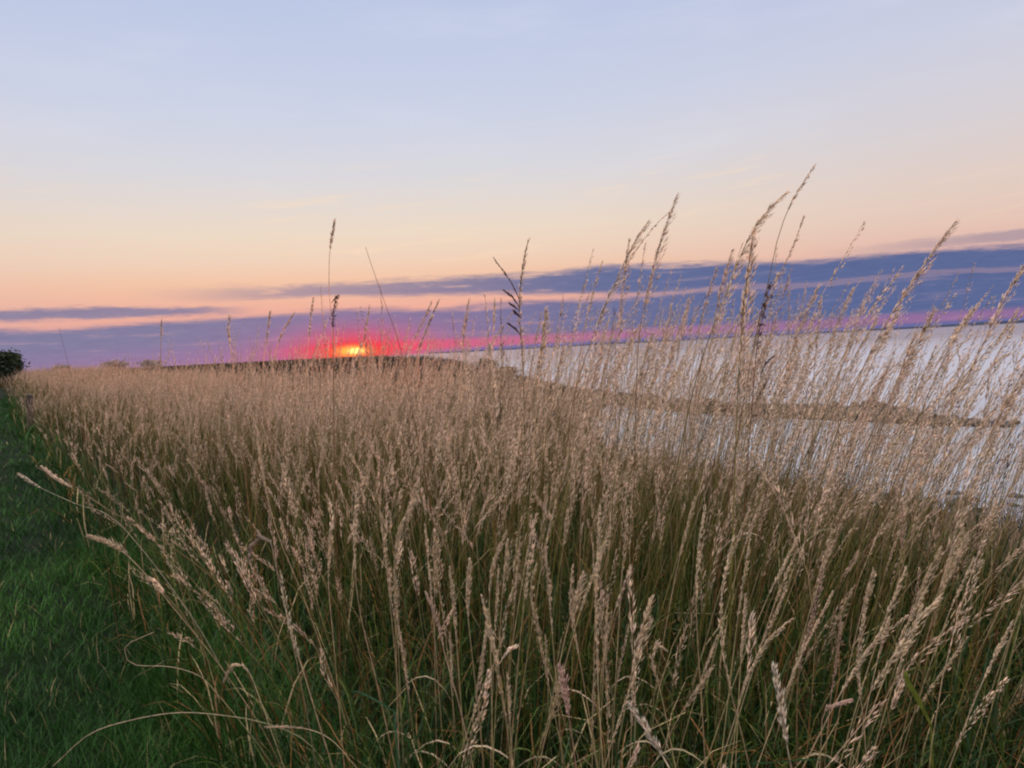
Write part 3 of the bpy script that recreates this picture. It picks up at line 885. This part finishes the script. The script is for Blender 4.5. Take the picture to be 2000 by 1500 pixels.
HEROES = [
    # --- right hand silhouettes
    dict(pts=[(1592, 322), (1568, 358), (1542, 402), (1518, 470), (1502, 545), (1480, 640), (1460, 740), (1440, 860)], depth=2.3, head=110, label='highest grass stalk of all, its narrow tip reaching far above the cloud bank', style='slim', leaf=True),
    dict(pts=[(1536, 376), (1500, 410), (1468, 455), (1440, 515), (1412, 590), (1385, 660), (1360, 740), (1335, 850)], depth=2.1, head=330, label='big arching plume bending right just under the highest stalk', style='feather', size=1.1),
    dict(pts=[(1322, 382), (1303, 432), (1282, 500), (1262, 580), (1248, 660), (1243, 760), (1240, 880)], depth=2.2, head=300, label='tall straight plume with a sharp tip, tallest above the middle of the sea', style='feather', arms=[[(1318, 405), (1280, 440), (1235, 500), (1205, 560)]]),
    dict(pts=[(1268, 430), (1240, 470), (1212, 530), (1180, 600), (1150, 680), (1125, 760), (1110, 850)], depth=2.3, head=300, label='slanting plume crossing behind the sharp tipped one', style='feather'),
    dict(pts=[(1228, 470), (1220, 530), (1213, 600), (1208, 690), (1203, 800)], depth=2.5, head=190, label='slim upright plume between the two crossing plumes', style='feather', size=0.85),
    dict(pts=[(1176, 512), (1160, 565), (1146, 620), (1134, 690), (1122, 790)], depth=2.5, head=150, label='slim leaning stalk standing by the dark rocks where the sea opens', style='slim'),
    dict(pts=[(1868, 432), (1830, 480), (1790, 540), (1750, 600), (1715, 660), (1685, 720), (1655, 790), (1620, 890)], depth=2.0, head=330, label='long plume slanting far right over the blue cloud and the open sea', style='feather', size=1.1, leaf=True),
    dict(pts=[(2003, 512), (1965, 575), (1938, 630), (1912, 690), (1882, 750), (1852, 810), (1820, 900)], depth=1.8, head=330, label='thick shaggy plume leaning at the right edge over the breakwater tip', style='feather', size=1.35),
    dict(pts=[(1570, 422), (1550, 480), (1520, 540), (1498, 590), (1480, 650), (1468, 720), (1462, 820)], depth=2.2, head=200, label='thin stalk with a fine pale tip beside dark seed clusters', style='slim'),
    dict(pts=[(1502, 560), (1494, 600), (1484, 640), (1476, 700), (1470, 780), (1462, 880)], depth=2.1, head=120, label='dark brown stalk with knobbly seed clusters before the pink band', style='cluster', name='dry_weed', cat='weed', arms=[[(1512, 695), (1494, 712), (1484, 738)], [(1500, 740), (1486, 768), (1474, 790)]]),
    dict(pts=[(1430, 490), (1412, 545), (1398, 610), (1385, 690), (1372, 790)], depth=2.4, head=190, label='upright plume rising through the left half of the big arching plume', style='feather', size=0.9),
    dict(pts=[(1400, 520), (1378, 590), (1362, 660), (1350, 740), (1340, 830)], depth=2.6, head=150, label='feathery stalk left of the big arching plume, tip in the dark cloud', style='feather', size=0.8),
    dict(pts=[(1472, 450), (1462, 520), (1452, 600), (1445, 690), (1440, 800), (1436, 900)], depth=1.9, head=340, label='stout upright plume under the arching plume, darkest at its stem', style='feather', size=1.2),
    dict(pts=[(1598, 560), (1575, 610), (1552, 670), (1532, 740), (1515, 830)], depth=2.2, head=200, label='pale plume leaning right just beyond the dark seed clusters', style='feather', size=0.9),
    dict(pts=[(1604, 580), (1597, 640), (1592, 700), (1586, 760), (1560, 850)], depth=2.4, head=140, label='upright stalk with a fine tip standing by the pale leaning plume', style='slim'),
    dict(pts=[(1665, 565), (1640, 620), (1622, 670), (1605, 740), (1590, 830)], depth=2.3, head=160, label='light feathery stalk alone against the blue cloud past the pale plume', style='feather', size=0.8),
    dict(pts=[(1690, 590), (1664, 650), (1645, 710), (1628, 790)], depth=2.5, head=120, label='thin stalk next to the light feathery one, shorter and finer', style='slim'),
    dict(pts=[(1905, 600), (1868, 655), (1835, 720), (1805, 790), (1780, 880)], depth=2.1, head=210, label='loose plume over the water between the long plume and the shaggy plume', style='feather', size=0.9),
    dict(pts=[(1790, 690), (1760, 730), (1735, 785), (1715, 850)], depth=2.2, head=130, label='short feathery stalk with its tip on the far shoreline', style='feather', size=0.75),
    dict(pts=[(2004, 735), (1975, 770), (1950, 815), (1925, 870), (1900, 950)], depth=1.9, head=170, label='drooping stalk at the right edge above the near rocks', style='feather', size=0.9),
    dict(pts=[(1972, 690), (1950, 702), (1925, 730), (1905, 770)], depth=2.2, head=60, label='bent twig of grass poking sideways out of the shaggy plume', style='slim', size=0.8),
    dict(pts=[(1345, 585), (1330, 650), (1318, 720), (1305, 810)], depth=2.7, head=130, label='wispy stalk in the gap right of the sharp tipped plume', style='feather', size=0.75),
    dict(pts=[(1310, 600), (1300, 660), (1290, 730), (1284, 810)], depth=2.6, head=120, label='short wispy stalk close beside the foot of the sharp tipped plume', style='feather', size=0.7),
    dict(pts=[(1100, 578), (1092, 630), (1082, 690), (1072, 770)], depth=2.8, head=110, label='faint thin stalk midway between the weed with side branches and the sea', style='slim', size=0.85),
    # --- centre and left silhouettes
    dict(pts=[(1032, 468), (1022, 515), (1016, 560), (1014, 610), (1018, 660), (1022, 720), (1024, 800)], depth=2.3, head=260, label='upright stalk with five dark side branches all on one flank', style='branch', name='branched_grass', cat='grass stalk', tone=0.6, size=1.3,
         arms=[[(965, 505), (982, 528), (996, 548), (1008, 570), (1016, 590)], [(985, 568), (1000, 580), (1015, 600)], [(996, 593), (1006, 600), (1016, 608)], [(1004, 608), (1012, 616), (1018, 622)], [(993, 632), (1006, 642), (1018, 656)]]),
    dict(pts=[(653, 430), (647, 465), (643, 510), (643, 570), (648, 630), (651, 700), (651, 790)], depth=2.6, head=60, label='lone very tall thin stalk standing left of the setting sun', style='slim', tone=0.5, size=1.0),
    dict(pts=[(658, 582), (652, 600), (650, 620), (651, 680), (652, 780)], depth=2.5, head=60, label='dark seed cluster against the thin stalk left of the sun', style='cluster', name='dry_weed', cat='weed', size=0.8, arms=[[(660, 578), (654, 584), (647, 592)]]),
    dict(pts=[(714, 483), (728, 525), (744, 570), (762, 620), (780, 672), (794, 740)], depth=2.5, head=30, label='bare thin stem leaning left above the setting sun', style='bare_dark', size=0.75),
    dict(pts=[(916, 585), (908, 630), (903, 680), (899, 740), (898, 820)], depth=2.6, head=110, label='single upright stalk over the pink glow before the sea begins', style='slim', size=1.1),
    dict(pts=[(856, 588), (838, 630), (822, 672), (806, 730)], depth=2.7, head=110, label='right leaning stalk behind the bare thin stem', style='slim', size=1.1),
    dict(pts=[(842, 590), (828, 622), (812, 655), (800, 700)], depth=3.0, head=90, label='shorter stalk leaning alongside the right leaning one', style='feather', size=0.7),
    dict(pts=[(966, 585), (964, 630), (962, 690), (962, 770)], depth=2.8, head=70, label='straight fine stalk just left of the stalk with side branches', style='slim'),
    dict(pts=[(722, 595), (714, 640), (706, 690), (700, 750)], depth=2.9, head=70, label='fine stalk crossing the bright disc of the sun', style='slim', size=0.9),
    dict(pts=[(612, 580), (606, 625), (602, 670), (598, 730)], depth=2.9, head=80, label='fine upright stalk left of the very tall thin one', style='slim'),
    dict(pts=[(574, 612), (556, 640), (543, 672), (534, 720)], depth=3.0, head=80, label='stalk leaning right over the red edge of the glow', style='slim'),
    dict(pts=[(527, 608), (522, 650), (516, 700), (512, 760)], depth=2.9, head=70, label='upright stalk with small dark tip beyond the glow', style='slim'),
    dict(pts=[(448, 616), (445, 645), (450, 680), (456, 730)], depth=2.9, head=60, label='kinked thin stalk in the violet cloud left of the glow', style='slim', tone=0.1),
    dict(pts=[(315, 625), (314, 660), (314, 700), (316, 750)], depth=3.2, head=40, label='lonely fine stalk above the far bushes', style='slim', size=0.8),
    dict(pts=[(115, 640), (124, 675), (132, 705), (142, 750)], depth=3.4, head=30, label='very faint thin stem leaning left near the dark tree', style='bare_dark', size=0.6),
    # --- front heads
    dict(pts=[(1432, 1050), (1412, 1140), (1407, 1225), (1420, 1320), (1440, 1400), (1462, 1490)], depth=1.45, head=300, label='long pale buff seed head, the longest in the front rows', style='spike', tone=0.0, leaf=True),
    dict(pts=[(1376, 990), (1366, 1060), (1360, 1150), (1362, 1240), (1372, 1400)], depth=1.65, head=180, label='buff seed head standing left of the longest buff one', style='spike', tone=0.02),
    dict(pts=[(1606, 1110), (1592, 1180), (1572, 1260), (1558, 1330), (1556, 1480)], depth=1.5, head=220, label='rosy brown seed head thickest towards its foot', style='spike', hue=(0.30, 0.155, 0.125), size=1.1),
    dict(pts=[(1642, 1205), (1634, 1280), (1622, 1370), (1612, 1480)], depth=1.5, head=160, label='reddish thin seed head next to the rosy brown one', style='spike', hue=(0.32, 0.17, 0.12), size=0.85),
    dict(pts=[(1690, 1190), (1678, 1250), (1676, 1330), (1686, 1400), (1692, 1490)], depth=1.45, head=190, label='knobbly tan seed head below the diagonal plume', style='spike', tone=0.3),
    dict(pts=[(1832, 1170), (1790, 1215), (1750, 1275), (1712, 1330), (1680, 1400), (1660, 1490)], depth=1.4, head=230, label='diagonal pale plume slanting up right across the front', style='feather', size=1.05, tone=0.0),
    dict(pts=[(1545, 1210), (1500, 1250), (1468, 1305), (1445, 1365), (1430, 1480)], depth=1.4, head=190, label='pale seed head bent right over the foot of the longest one', style='spike', tone=0.55, size=0.9),
    dict(pts=[(1510, 1300), (1520, 1360), (1532, 1430), (1545, 1500)], depth=1.35, head=170, label='whitish bleached stalk leaning left near the bottom', style='slim', hue=(0.72, 0.66, 0.56), size=1.4),
    dict(pts=[(1660, 1368), (1630, 1378), (1608, 1395), (1602, 1480)], depth=1.4, head=60, label='small pink seed head lying almost sideways', style='spike', hue=(0.45, 0.25, 0.22), size=0.9),
    dict(pts=[(832, 1160), (855, 1220), (872, 1290), (895, 1370), (920, 1480)], depth=1.5, head=110, label='pinkish seed head leaning left with a blunt tip', style='spike', hue=(0.40, 0.26, 0.21)),
    dict(pts=[(916, 1095), (912, 1170), (922, 1280), (936, 1400), (944, 1490)], depth=1.55, head=120, label='pale seed head with a ragged crown beside the blunt pinkish one', style='spike', tone=0.2),
    dict(pts=[(1046, 1105), (1036, 1150), (1048, 1225), (1062, 1290), (1078, 1370), (1100, 1480)], depth=1.5, head=240, label='wavy yellowish seed head with an S bend', style='spike', hue=(0.50, 0.40, 0.22)),
    dict(pts=[(1118, 1105), (1113, 1180), (1122, 1240), (1136, 1310), (1158, 1440)], depth=1.55, head=180, label='slender buff seed head right of the wavy yellowish one', style='spike', size=0.9),
    dict(pts=[(1092, 1302), (1100, 1345), (1112, 1405), (1124, 1490)], depth=1.35, head=110, label='plump rose pink seed head with separate lobes low in the front', style='spike', hue=(0.48, 0.26, 0.23), size=1.25),
    dict(pts=[(940, 1165), (955, 1230), (970, 1290), (985, 1380), (998, 1490)], depth=1.5, head=150, label='cream seed head forked at its side in the middle of the front', style='spike', tone=0.0, arms=[[(1008, 1262), (990, 1275), (974, 1298)]]),
    dict(pts=[(988, 1040), (966, 1090), (956, 1150), (958, 1260)], depth=1.7, head=130, label='curved pale seed head arching right above the forked cream one', style='spike', tone=0.25),
    dict(pts=[(697, 945), (693, 1010), (692, 1100), (704, 1200), (735, 1330)], depth=1.9, head=170, label='tall cream seed head, brightest of those left of the middle', style='spike', tone=0.0),
    dict(pts=[(806, 980), (780, 1030), (770, 1100), (772, 1200)], depth=1.8, head=140, label='pale plume curving right, next to the brightest cream head', style='feather', tone=0.2),
    dict(pts=[(645, 1035), (642, 1090), (642, 1150), (652, 1260)], depth=1.9, head=100, label='small cream seed head with a hooked top', style='spike', tone=0.1, size=0.8),
    dict(pts=[(1174, 1075), (1164, 1140), (1165, 1230), (1168, 1340), (1176, 1470)], depth=1.55, head=250, label='tan seed head, straight as a rod, in the middle front', style='spike', tone=0.5),
    dict(pts=[(1232, 1380), (1262, 1425), (1290, 1470), (1312, 1510)], depth=1.35, head=120, label='bleached white stalk end pointing up left near the bottom', style='slim', hue=(0.72, 0.68, 0.60), size=1.3),
    dict(pts=[(1300, 1270), (1285, 1255), (1272, 1290), (1290, 1350), (1312, 1460)], depth=1.45, head=110, label='tan seed head with its top folded over', style='spike', tone=0.4, size=0.9),
    dict(pts=[(500, 850), (508, 900), (520, 960), (545, 1050), (590, 1160), (640, 1300)], depth=2.3, head=110, label='buff seed head leaning left above the green undergrowth', style='spike', tone=0.1),
    dict(pts=[(82, 912), (105, 932), (140, 952), (195, 985), (270, 1030), (345, 1075), (430, 1145)], depth=2.5, head=75, label='stalk bowed low over the path with a pale blunt head', style='spike', tone=0.0, size=1.05),
    dict(pts=[(172, 1048), (205, 1058), (243, 1080), (290, 1128), (347, 1197), (400, 1262), (440, 1315)], depth=2.3, head=90, label='stalk bowed over the path below the blunt headed one', style='feather', size=0.8, tone=0.1),
    dict(pts=[(485, 1090), (490, 1062), (510, 1048), (528, 1058), (540, 1110), (560, 1200)], depth=2.0, head=80, label='greyish seed head curled over like a hook', style='spike', hue=(0.34, 0.27, 0.24)),
    dict(pts=[(36, 926), (60, 942), (90, 958), (150, 985), (230, 1020)], depth=2.8, head=55, label='short white stalk end jutting out over the green path', style='slim', hue=(0.6, 0.58, 0.5), size=1.0),
    dict(pts=[(104, 1496), (173, 1435), (250, 1408), (347, 1392), (440, 1398), (522, 1414), (600, 1450)], depth=2.05, head=0, label='long dead blade arching right over the lawn at the bottom', style='bare', hue=(0.40, 0.36, 0.27), name='dead_grass_blade', cat='grass blade'),
    dict(pts=[(300, 1235), (245, 1262), (258, 1297), (330, 1302), (385, 1318), (420, 1350)], depth=2.1, head=0, label='dead stem zigzagging over the dark lawn edge', style='bare', hue=(0.38, 0.33, 0.25), name='dead_grass_blade', cat='grass blade', size=0.8),
    dict(pts=[(437, 1330), (448, 1305), (468, 1298), (488, 1316), (520, 1400)], depth=1.9, head=75, label='pale seed head drooping at the foot of the bowed stalk', style='spike', tone=0.3, size=0.85),
    dict(pts=[(520, 1420), (560, 1420), (600, 1424), (640, 1440), (680, 1480)], depth=1.8, head=80, label='tan seed head lying flat near the bottom of the lawn edge', style='spike', tone=0.5, size=0.8),
    dict(pts=[(548, 1120), (556, 1180), (570, 1240), (592, 1310), (625, 1420), (650, 1500)], depth=1.75, head=170, label='pale greenish seed head leaning left over the dark tangle', style='slim', hue=(0.45, 0.42, 0.28), size=1.2),
]
for h in HEROES:
    g = G_TALL if min(p[1] for p in h['pts']) < 760 else G_FRONT
    hero(group=g, **h)


def crowd(n, kind):
    k = 0
    while k < n:
        if kind == 'front':
            px, py, dep = rng.uniform(480, 1990), rng.uniform(940, 1330), rng.uniform(1.35, 2.3)
            if py < 900 + 160 * (2.3 - dep): continue
            ln = (px - 950) / 1000 * 0.42 + rng.normal(0, 0.12); L = rng.uniform(140, 330)
            pts = [(px + ln * L * 1.25, py), (px + ln * L * 0.62, py + L * 0.45), (px, py + L)]
            t_, s_ = ts(*at(px, py, dep)[:2])
            if s_ < EDGE + 0.12: continue
            hero(pts, dep, rng.uniform(90, 190), 'straw seed head in the crowd of like heads filling the front of the grass', rng.choice(['spike', 'feather', 'spike', 'slim']), group='crowd of front seed heads', size=rng.uniform(0.75, 1.0), leaf=rng.random() < 0.35)
        else:
            px, dep = rng.uniform(1020, 1990), rng.uniform(2.0, 3.0)
            py = rng.uniform(590, 760); L = rng.uniform(200, 320)
            ln = 0.16 + (px - 1000) / 1000 * 0.34 + rng.normal(0, 0.07)
            pts = [(px + ln * L * 1.2, py), (px + ln * L * 0.65, py + L * 0.42), (px, py + L)]
            t_, s_ = ts(*at(px, py, dep)[:2])
            if s_ > float(crest(t_)) + 1.0: continue
            hero(pts, dep, rng.uniform(110, 200), 'straw plume in the crowd of like plumes screening the sea and the breakwater', 'feather', group='crowd of plumes before the sea', size=rng.uniform(0.65, 0.95))
        k += 1


crowd(84, 'front')
crowd(48, 'sea')


def broad_leaf(pts, depth, label, colour):
    P = smooth_path([at(*p, depth) for p in pts], 14)
    base = P[0].copy(); base[2] = float(gz(base[0], base[1]))
    W = np.interp(np.linspace(0, 1, 14), [0, 0.3, 0.7, 1], [0.4, 1, 0.9, 0.05])[None] * 0.0075
    mb = MB()
    ribbons(mb, P[None], unit(np.array([[0.25, -0.75, 0.62]])), W, np.broadcast_to(np.array(colour), (1, 14, 3)))
    # stalk of the leaf down to the soil
    q = np.linspace(0, 1, 6)[:, None]
    S = lerp(base + np.array([0.01, 0.01, -0.01]), P[0], q)
    root = empty('broad_grass_leaf', base)
    tag(root, label, 'grass leaf')
    mb.build('blade', M_BLADE, root, base)
    mb = MB(); tubes(mb, S[None], np.full((1, 6), 0.0022), np.broadcast_to(np.array(colour) * 0.8, (1, 6, 3)), 5)
    mb.build('sheath', M_BLADE, root, base)


broad_leaf([(770, 1390), (745, 1374), (715, 1358), (690, 1350), (686, 1375), (690, 1410)], 1.6, 'broad blue green leaf folded down at its tip among the stems', (0.07, 0.16, 0.09))
broad_leaf([(1818, 1415), (1795, 1370), (1770, 1325), (1768, 1312), (1800, 1304), (1840, 1303)], 1.5, 'broad yellow green leaf creased in two, low among straw stems', (0.16, 0.19, 0.035))
broad_leaf([(1440, 1492), (1500, 1490), (1570, 1484), (1640, 1486)], 1.35, 'broad green leaf lying level along the bottom edge', (0.06, 0.14, 0.06))


# ------------------------------------------------------------------ trees and bushes
def foliage(mb, centre, radii, n, size, c0, c1, clumps=26):
    centre = np.asarray(centre, float); radii = np.asarray(radii, float)
    cc = unit(rng.normal(0, 1, (clumps, 3))) * rng.uniform(0.35, 1.0, (clumps, 1)) ** 0.6
    cc[:, 2] = cc[:, 2] * 0.95
    k = rng.integers(0, clumps, n)
    p = (cc[k] * 0.78 + rng.normal(0, 0.17, (n, 3))) * radii + centre
    d = unit(rng.normal(0, 1, (n, 3))); e = unit(np.cross(d, rng.normal(0, 1, (n, 3))))
    s = size * rng.uniform(0.6, 1.4, (n, 1))
    V = np.stack([p - d * s, p + e * s * 0.5, p + d * s, p - e * s * 0.5], 1)
    q = np.arange(n * 4).reshape(n, 4)
    tone = (rng.random(clumps))[k][:, None]
    c = lerp(np.array(c0), np.array(c1), tone) * rng.uniform(0.7, 1.3, (n, 1))
    mb.add(V, q, np.repeat(c[:, None], 4, 1))
    return cc * 0.7 * radii + centre


def tree(name, x, y, h, r, label, cat, c0, c1, n, size, group=None, trunk=0.35):
    z = float(gz(x, y)); root = empty(name, (x, y, z)); tag(root, label, cat, group)
    mb = MB()
    cc = foliage(mb, (0, 0, h * (1 + trunk) / 2), (r, r, h * (1 - trunk) / 2 * 1.05), n, size, c0, c1)
    mb.build('crown' if cat == 'tree' else 'foliage', M_LEAF, root, smooth=False)
    mb = MB(); u = np.linspace(0, 1, 7)
    P = np.stack([np.sin(u * 3) * 0.06 * r, np.cos(u * 2) * 0.05 * r - 0.05 * r, u * h * 0.75 - 0.1], -1)[None]
    tubes(mb, P, (0.05 * h * (1 - 0.75 * u))[None], np.full((1, 7, 3), 0.04), 8)
    for c in cc[:9]:
        q = np.linspace(0, 1, 5)[:, None]; b0 = P[0, 2]
        L = lerp(b0, c, q) + np.array([0, 0, 0.12 * r]) * np.sin(q * math.pi)
        tubes(mb, L[None], (0.018 * h * (1 - 0.7 * q[:, 0]))[None], np.full((1, 5, 3), 0.04), 5)
    mb.build('trunk' if cat == 'tree' else 'stem', M_BARK, root)
    return root


p = on_level(-2, 768, 0.35); p = at(-8, 745, 58)
tree('broadleaf_tree', p[0], p[1], 2.75, 1.95, 'dark rounded tree at the far end of the grass path', 'tree', (0.012, 0.020, 0.010), (0.030, 0.045, 0.018), 14000, 0.12, trunk=-0.05)
for (px, dep, h, r, lab) in ((224, 150, 2.55, 3.0, 'larger haze-tinted brown bush on the skyline beyond the grass'),
                             (298, 150, 2.15, 2.6, 'low rounded bush on the skyline towards the glow'),
                             (122, 120, 1.9, 1.3, 'small bush on the skyline nearest the dark tree')):
    p = at(px, 720, dep)
    tree('bush', p[0], p[1], h, r, lab, 'bush', (0.30, 0.22, 0.19), (0.42, 0.32, 0.28), 1800, 0.16, 'bushes on the skyline', 0.1)  # distance haze is painted into these pale brown leaf colours
for (px, dep, h, r, lab) in ((950, 88, 1.5, 1.6, 'dark green scrub bush at the brow of the headland'),
                             (990, 86, 1.1, 1.7, 'lower dark scrub bush spreading down from the brow of the headland'),
                             (1180, 84, 0.9, 0.8, 'small black scrub bush where the headland meets the stones')):
    p = at(px, 740, dep)
    tree('scrub', p[0], p[1], h, r, lab, 'bush', (0.014, 0.022, 0.012), (0.035, 0.045, 0.020), 1300, 0.13, 'scrub on the headland', 0.05)


# the dark stump of a post in the far grass
def post():
    p = at(57, 800, 17.0); z = float(gz(p[0], p[1]))
    root = empty('post', (p[0], p[1], z)); tag(root, 'short dark weathered post standing in the grass beside the path', 'post')
    h = at(57, 772, 17.0)[2] - z
    mb = MB(); u = np.linspace(0, 1, 8)
    P = np.stack([u * 0.03, u * 0.0, u * h], -1)[None]
    tubes(mb, P, np.array([[0.075, 0.074, 0.073, 0.074, 0.072, 0.073, 0.071, 0.066]]), np.full((1, 8, 3), 0.05), 10)
    mb.build('shaft', M_POST, root)
    mb = MB()
    P = np.array([[[0.03, 0, h - 0.002], [0.03, 0, h + 0.02], [0.032, 0, h + 0.035]]])
    tubes(mb, P, np.array([[0.066, 0.05, 0.005]]), np.full((1, 3, 3), 0.05), 10)
    mb.build('worn_top', M_POST, root)


post()

# ------------------------------------------------------------------ stones
def stone_mesh(seed):
    r = np.random.default_rng(seed)
    bm = bmesh.new(); bmesh.ops.create_icosphere(bm, subdivisions=3, radius=1.0)
    cuts = unit(r.normal(0, 1, (9, 3))); dd = r.uniform(0.55, 0.85, 9)
    for v in bm.verts:
        p = np.array(v.co)
        for c, d in zip(cuts, dd):
            k = p @ c
            if k > d: p = p - c * (k - d) * 0.9
        p = p * (1 + 0.05 * math.sin(p[0] * 7 + seed) * math.cos(p[1] * 6 + p[2] * 5))
        v.co = p
    me = bpy.data.meshes.new('stone'); bm.to_mesh(me); bm.free(); me.materials.append(M_ROCK)
    return me


STONES = [stone_mesh(k) for k in range(7)]


def breakwater():
    L = [on_level(px, py, SEA_Z) for px, py in ((1075, 768), (1160, 782), (1260, 794), (1360, 803), (1480, 811), (1620, 817), (1760, 824), (1860, 829), (1950, 830), (1985, 831))]
    P = smooth_path(L, 60)
    root = empty('breakwater', P[0]); tag(root, 'low breakwater of dark rubble stones running out into the sea', 'breakwater')
    T = np.gradient(P, axis=0); T = T / np.linalg.norm(T, axis=1, keepdims=True)
    nrm = np.stack([-T[:, 1], T[:, 0], T[:, 2] * 0], -1)
    q = np.linspace(0, 1, 60)
    hh = 1.0 * (1 - 0.75 * sstep(0.86, 1, q)) + 0.12 * (rng.random(60) - 0.5)
    prof = [(-1.5, -0.6), (-0.8, 0.55), (-0.25, 0.95), (0.3, 0.9), (0.85, 0.5), (1.5, -0.6)]
    V = np.stack([P + nrm * (o * (1 + 0.12 * rng.random((60, 1)))) + np.array([0, 0, 1.0]) * (hh * zz)[:, None] for o, zz in prof], 1)
    idx = np.arange(60 * 6).reshape(60, 6)
    f = np.stack([idx[:-1, :-1], idx[:-1, 1:], idx[1:, 1:], idx[1:, :-1]], -1).reshape(-1, 4)
    mb = MB(); mb.add(V, f, np.full(3, 0.1)); mb.build('core', M_CORE, root, P[0], smooth=False)
    for k in range(98):
        i = rng.integers(6, 60); o = rng.uniform(-1.35, 0.9)
        s = rng.uniform(0.24, 0.48) * (1 - 0.45 * sstep(0.85, 1, q[i]))
        st = bpy.data.objects.new('stone', STONES[k % 7]); COL.objects.link(st); st.parent = root
        c = P[i] + nrm[i] * o + T[i] * rng.uniform(-0.5, 0.5)
        z = np.interp(o, [-1.5, -0.8, -0.25, 0.3, 0.85, 1.5], [-0.6, 0.55, 0.95, 0.9, 0.5, -0.6]) * hh[i]
        st.location = Vector(c - P[0]) + Vector((0, 0, z + s * 0.05))
        st.scale = (s * rng.uniform(0.9, 1.5), s * rng.uniform(0.8, 1.2), s * rng.uniform(0.6, 0.9))
        st.rotation_euler = (rng.uniform(-.4, .4), rng.uniform(-.4, .4), rng.uniform(0, 6.28))


breakwater()


def shore_rocks():
    n = 0
    while n < 36:
        px = rng.uniform(1560, 2080); py = rng.uniform(955, 1030) - (px - 1900) * 0.03
        r0 = on_level(px, py, SEA_Z + 0.05)
        z = float(gz(r0[0], r0[1]))
        if z < SEA_Z - 1.2 or z > SEA_Z + 1.6: 
            n += 1; continue
        o = bpy.data.objects.new('shore_rock', STONES[n % 7]); COL.objects.link(o)
        s = rng.uniform(0.16, 0.45)
        o.location = (r0[0], r0[1], max(z, SEA_Z - 0.1) + s * 0.15)
        o.scale = (s * rng.uniform(0.9, 1.5), s, s * rng.uniform(0.5, 0.8)); o.rotation_euler = (rng.uniform(-.3, .3), rng.uniform(-.3, .3), rng.uniform(0, 6.28))
        tag(o, 'dark wet rock on the shore behind the grass, nearer than the breakwater', 'rock', 'rocks along the near shore')
        n += 1


shore_rocks()
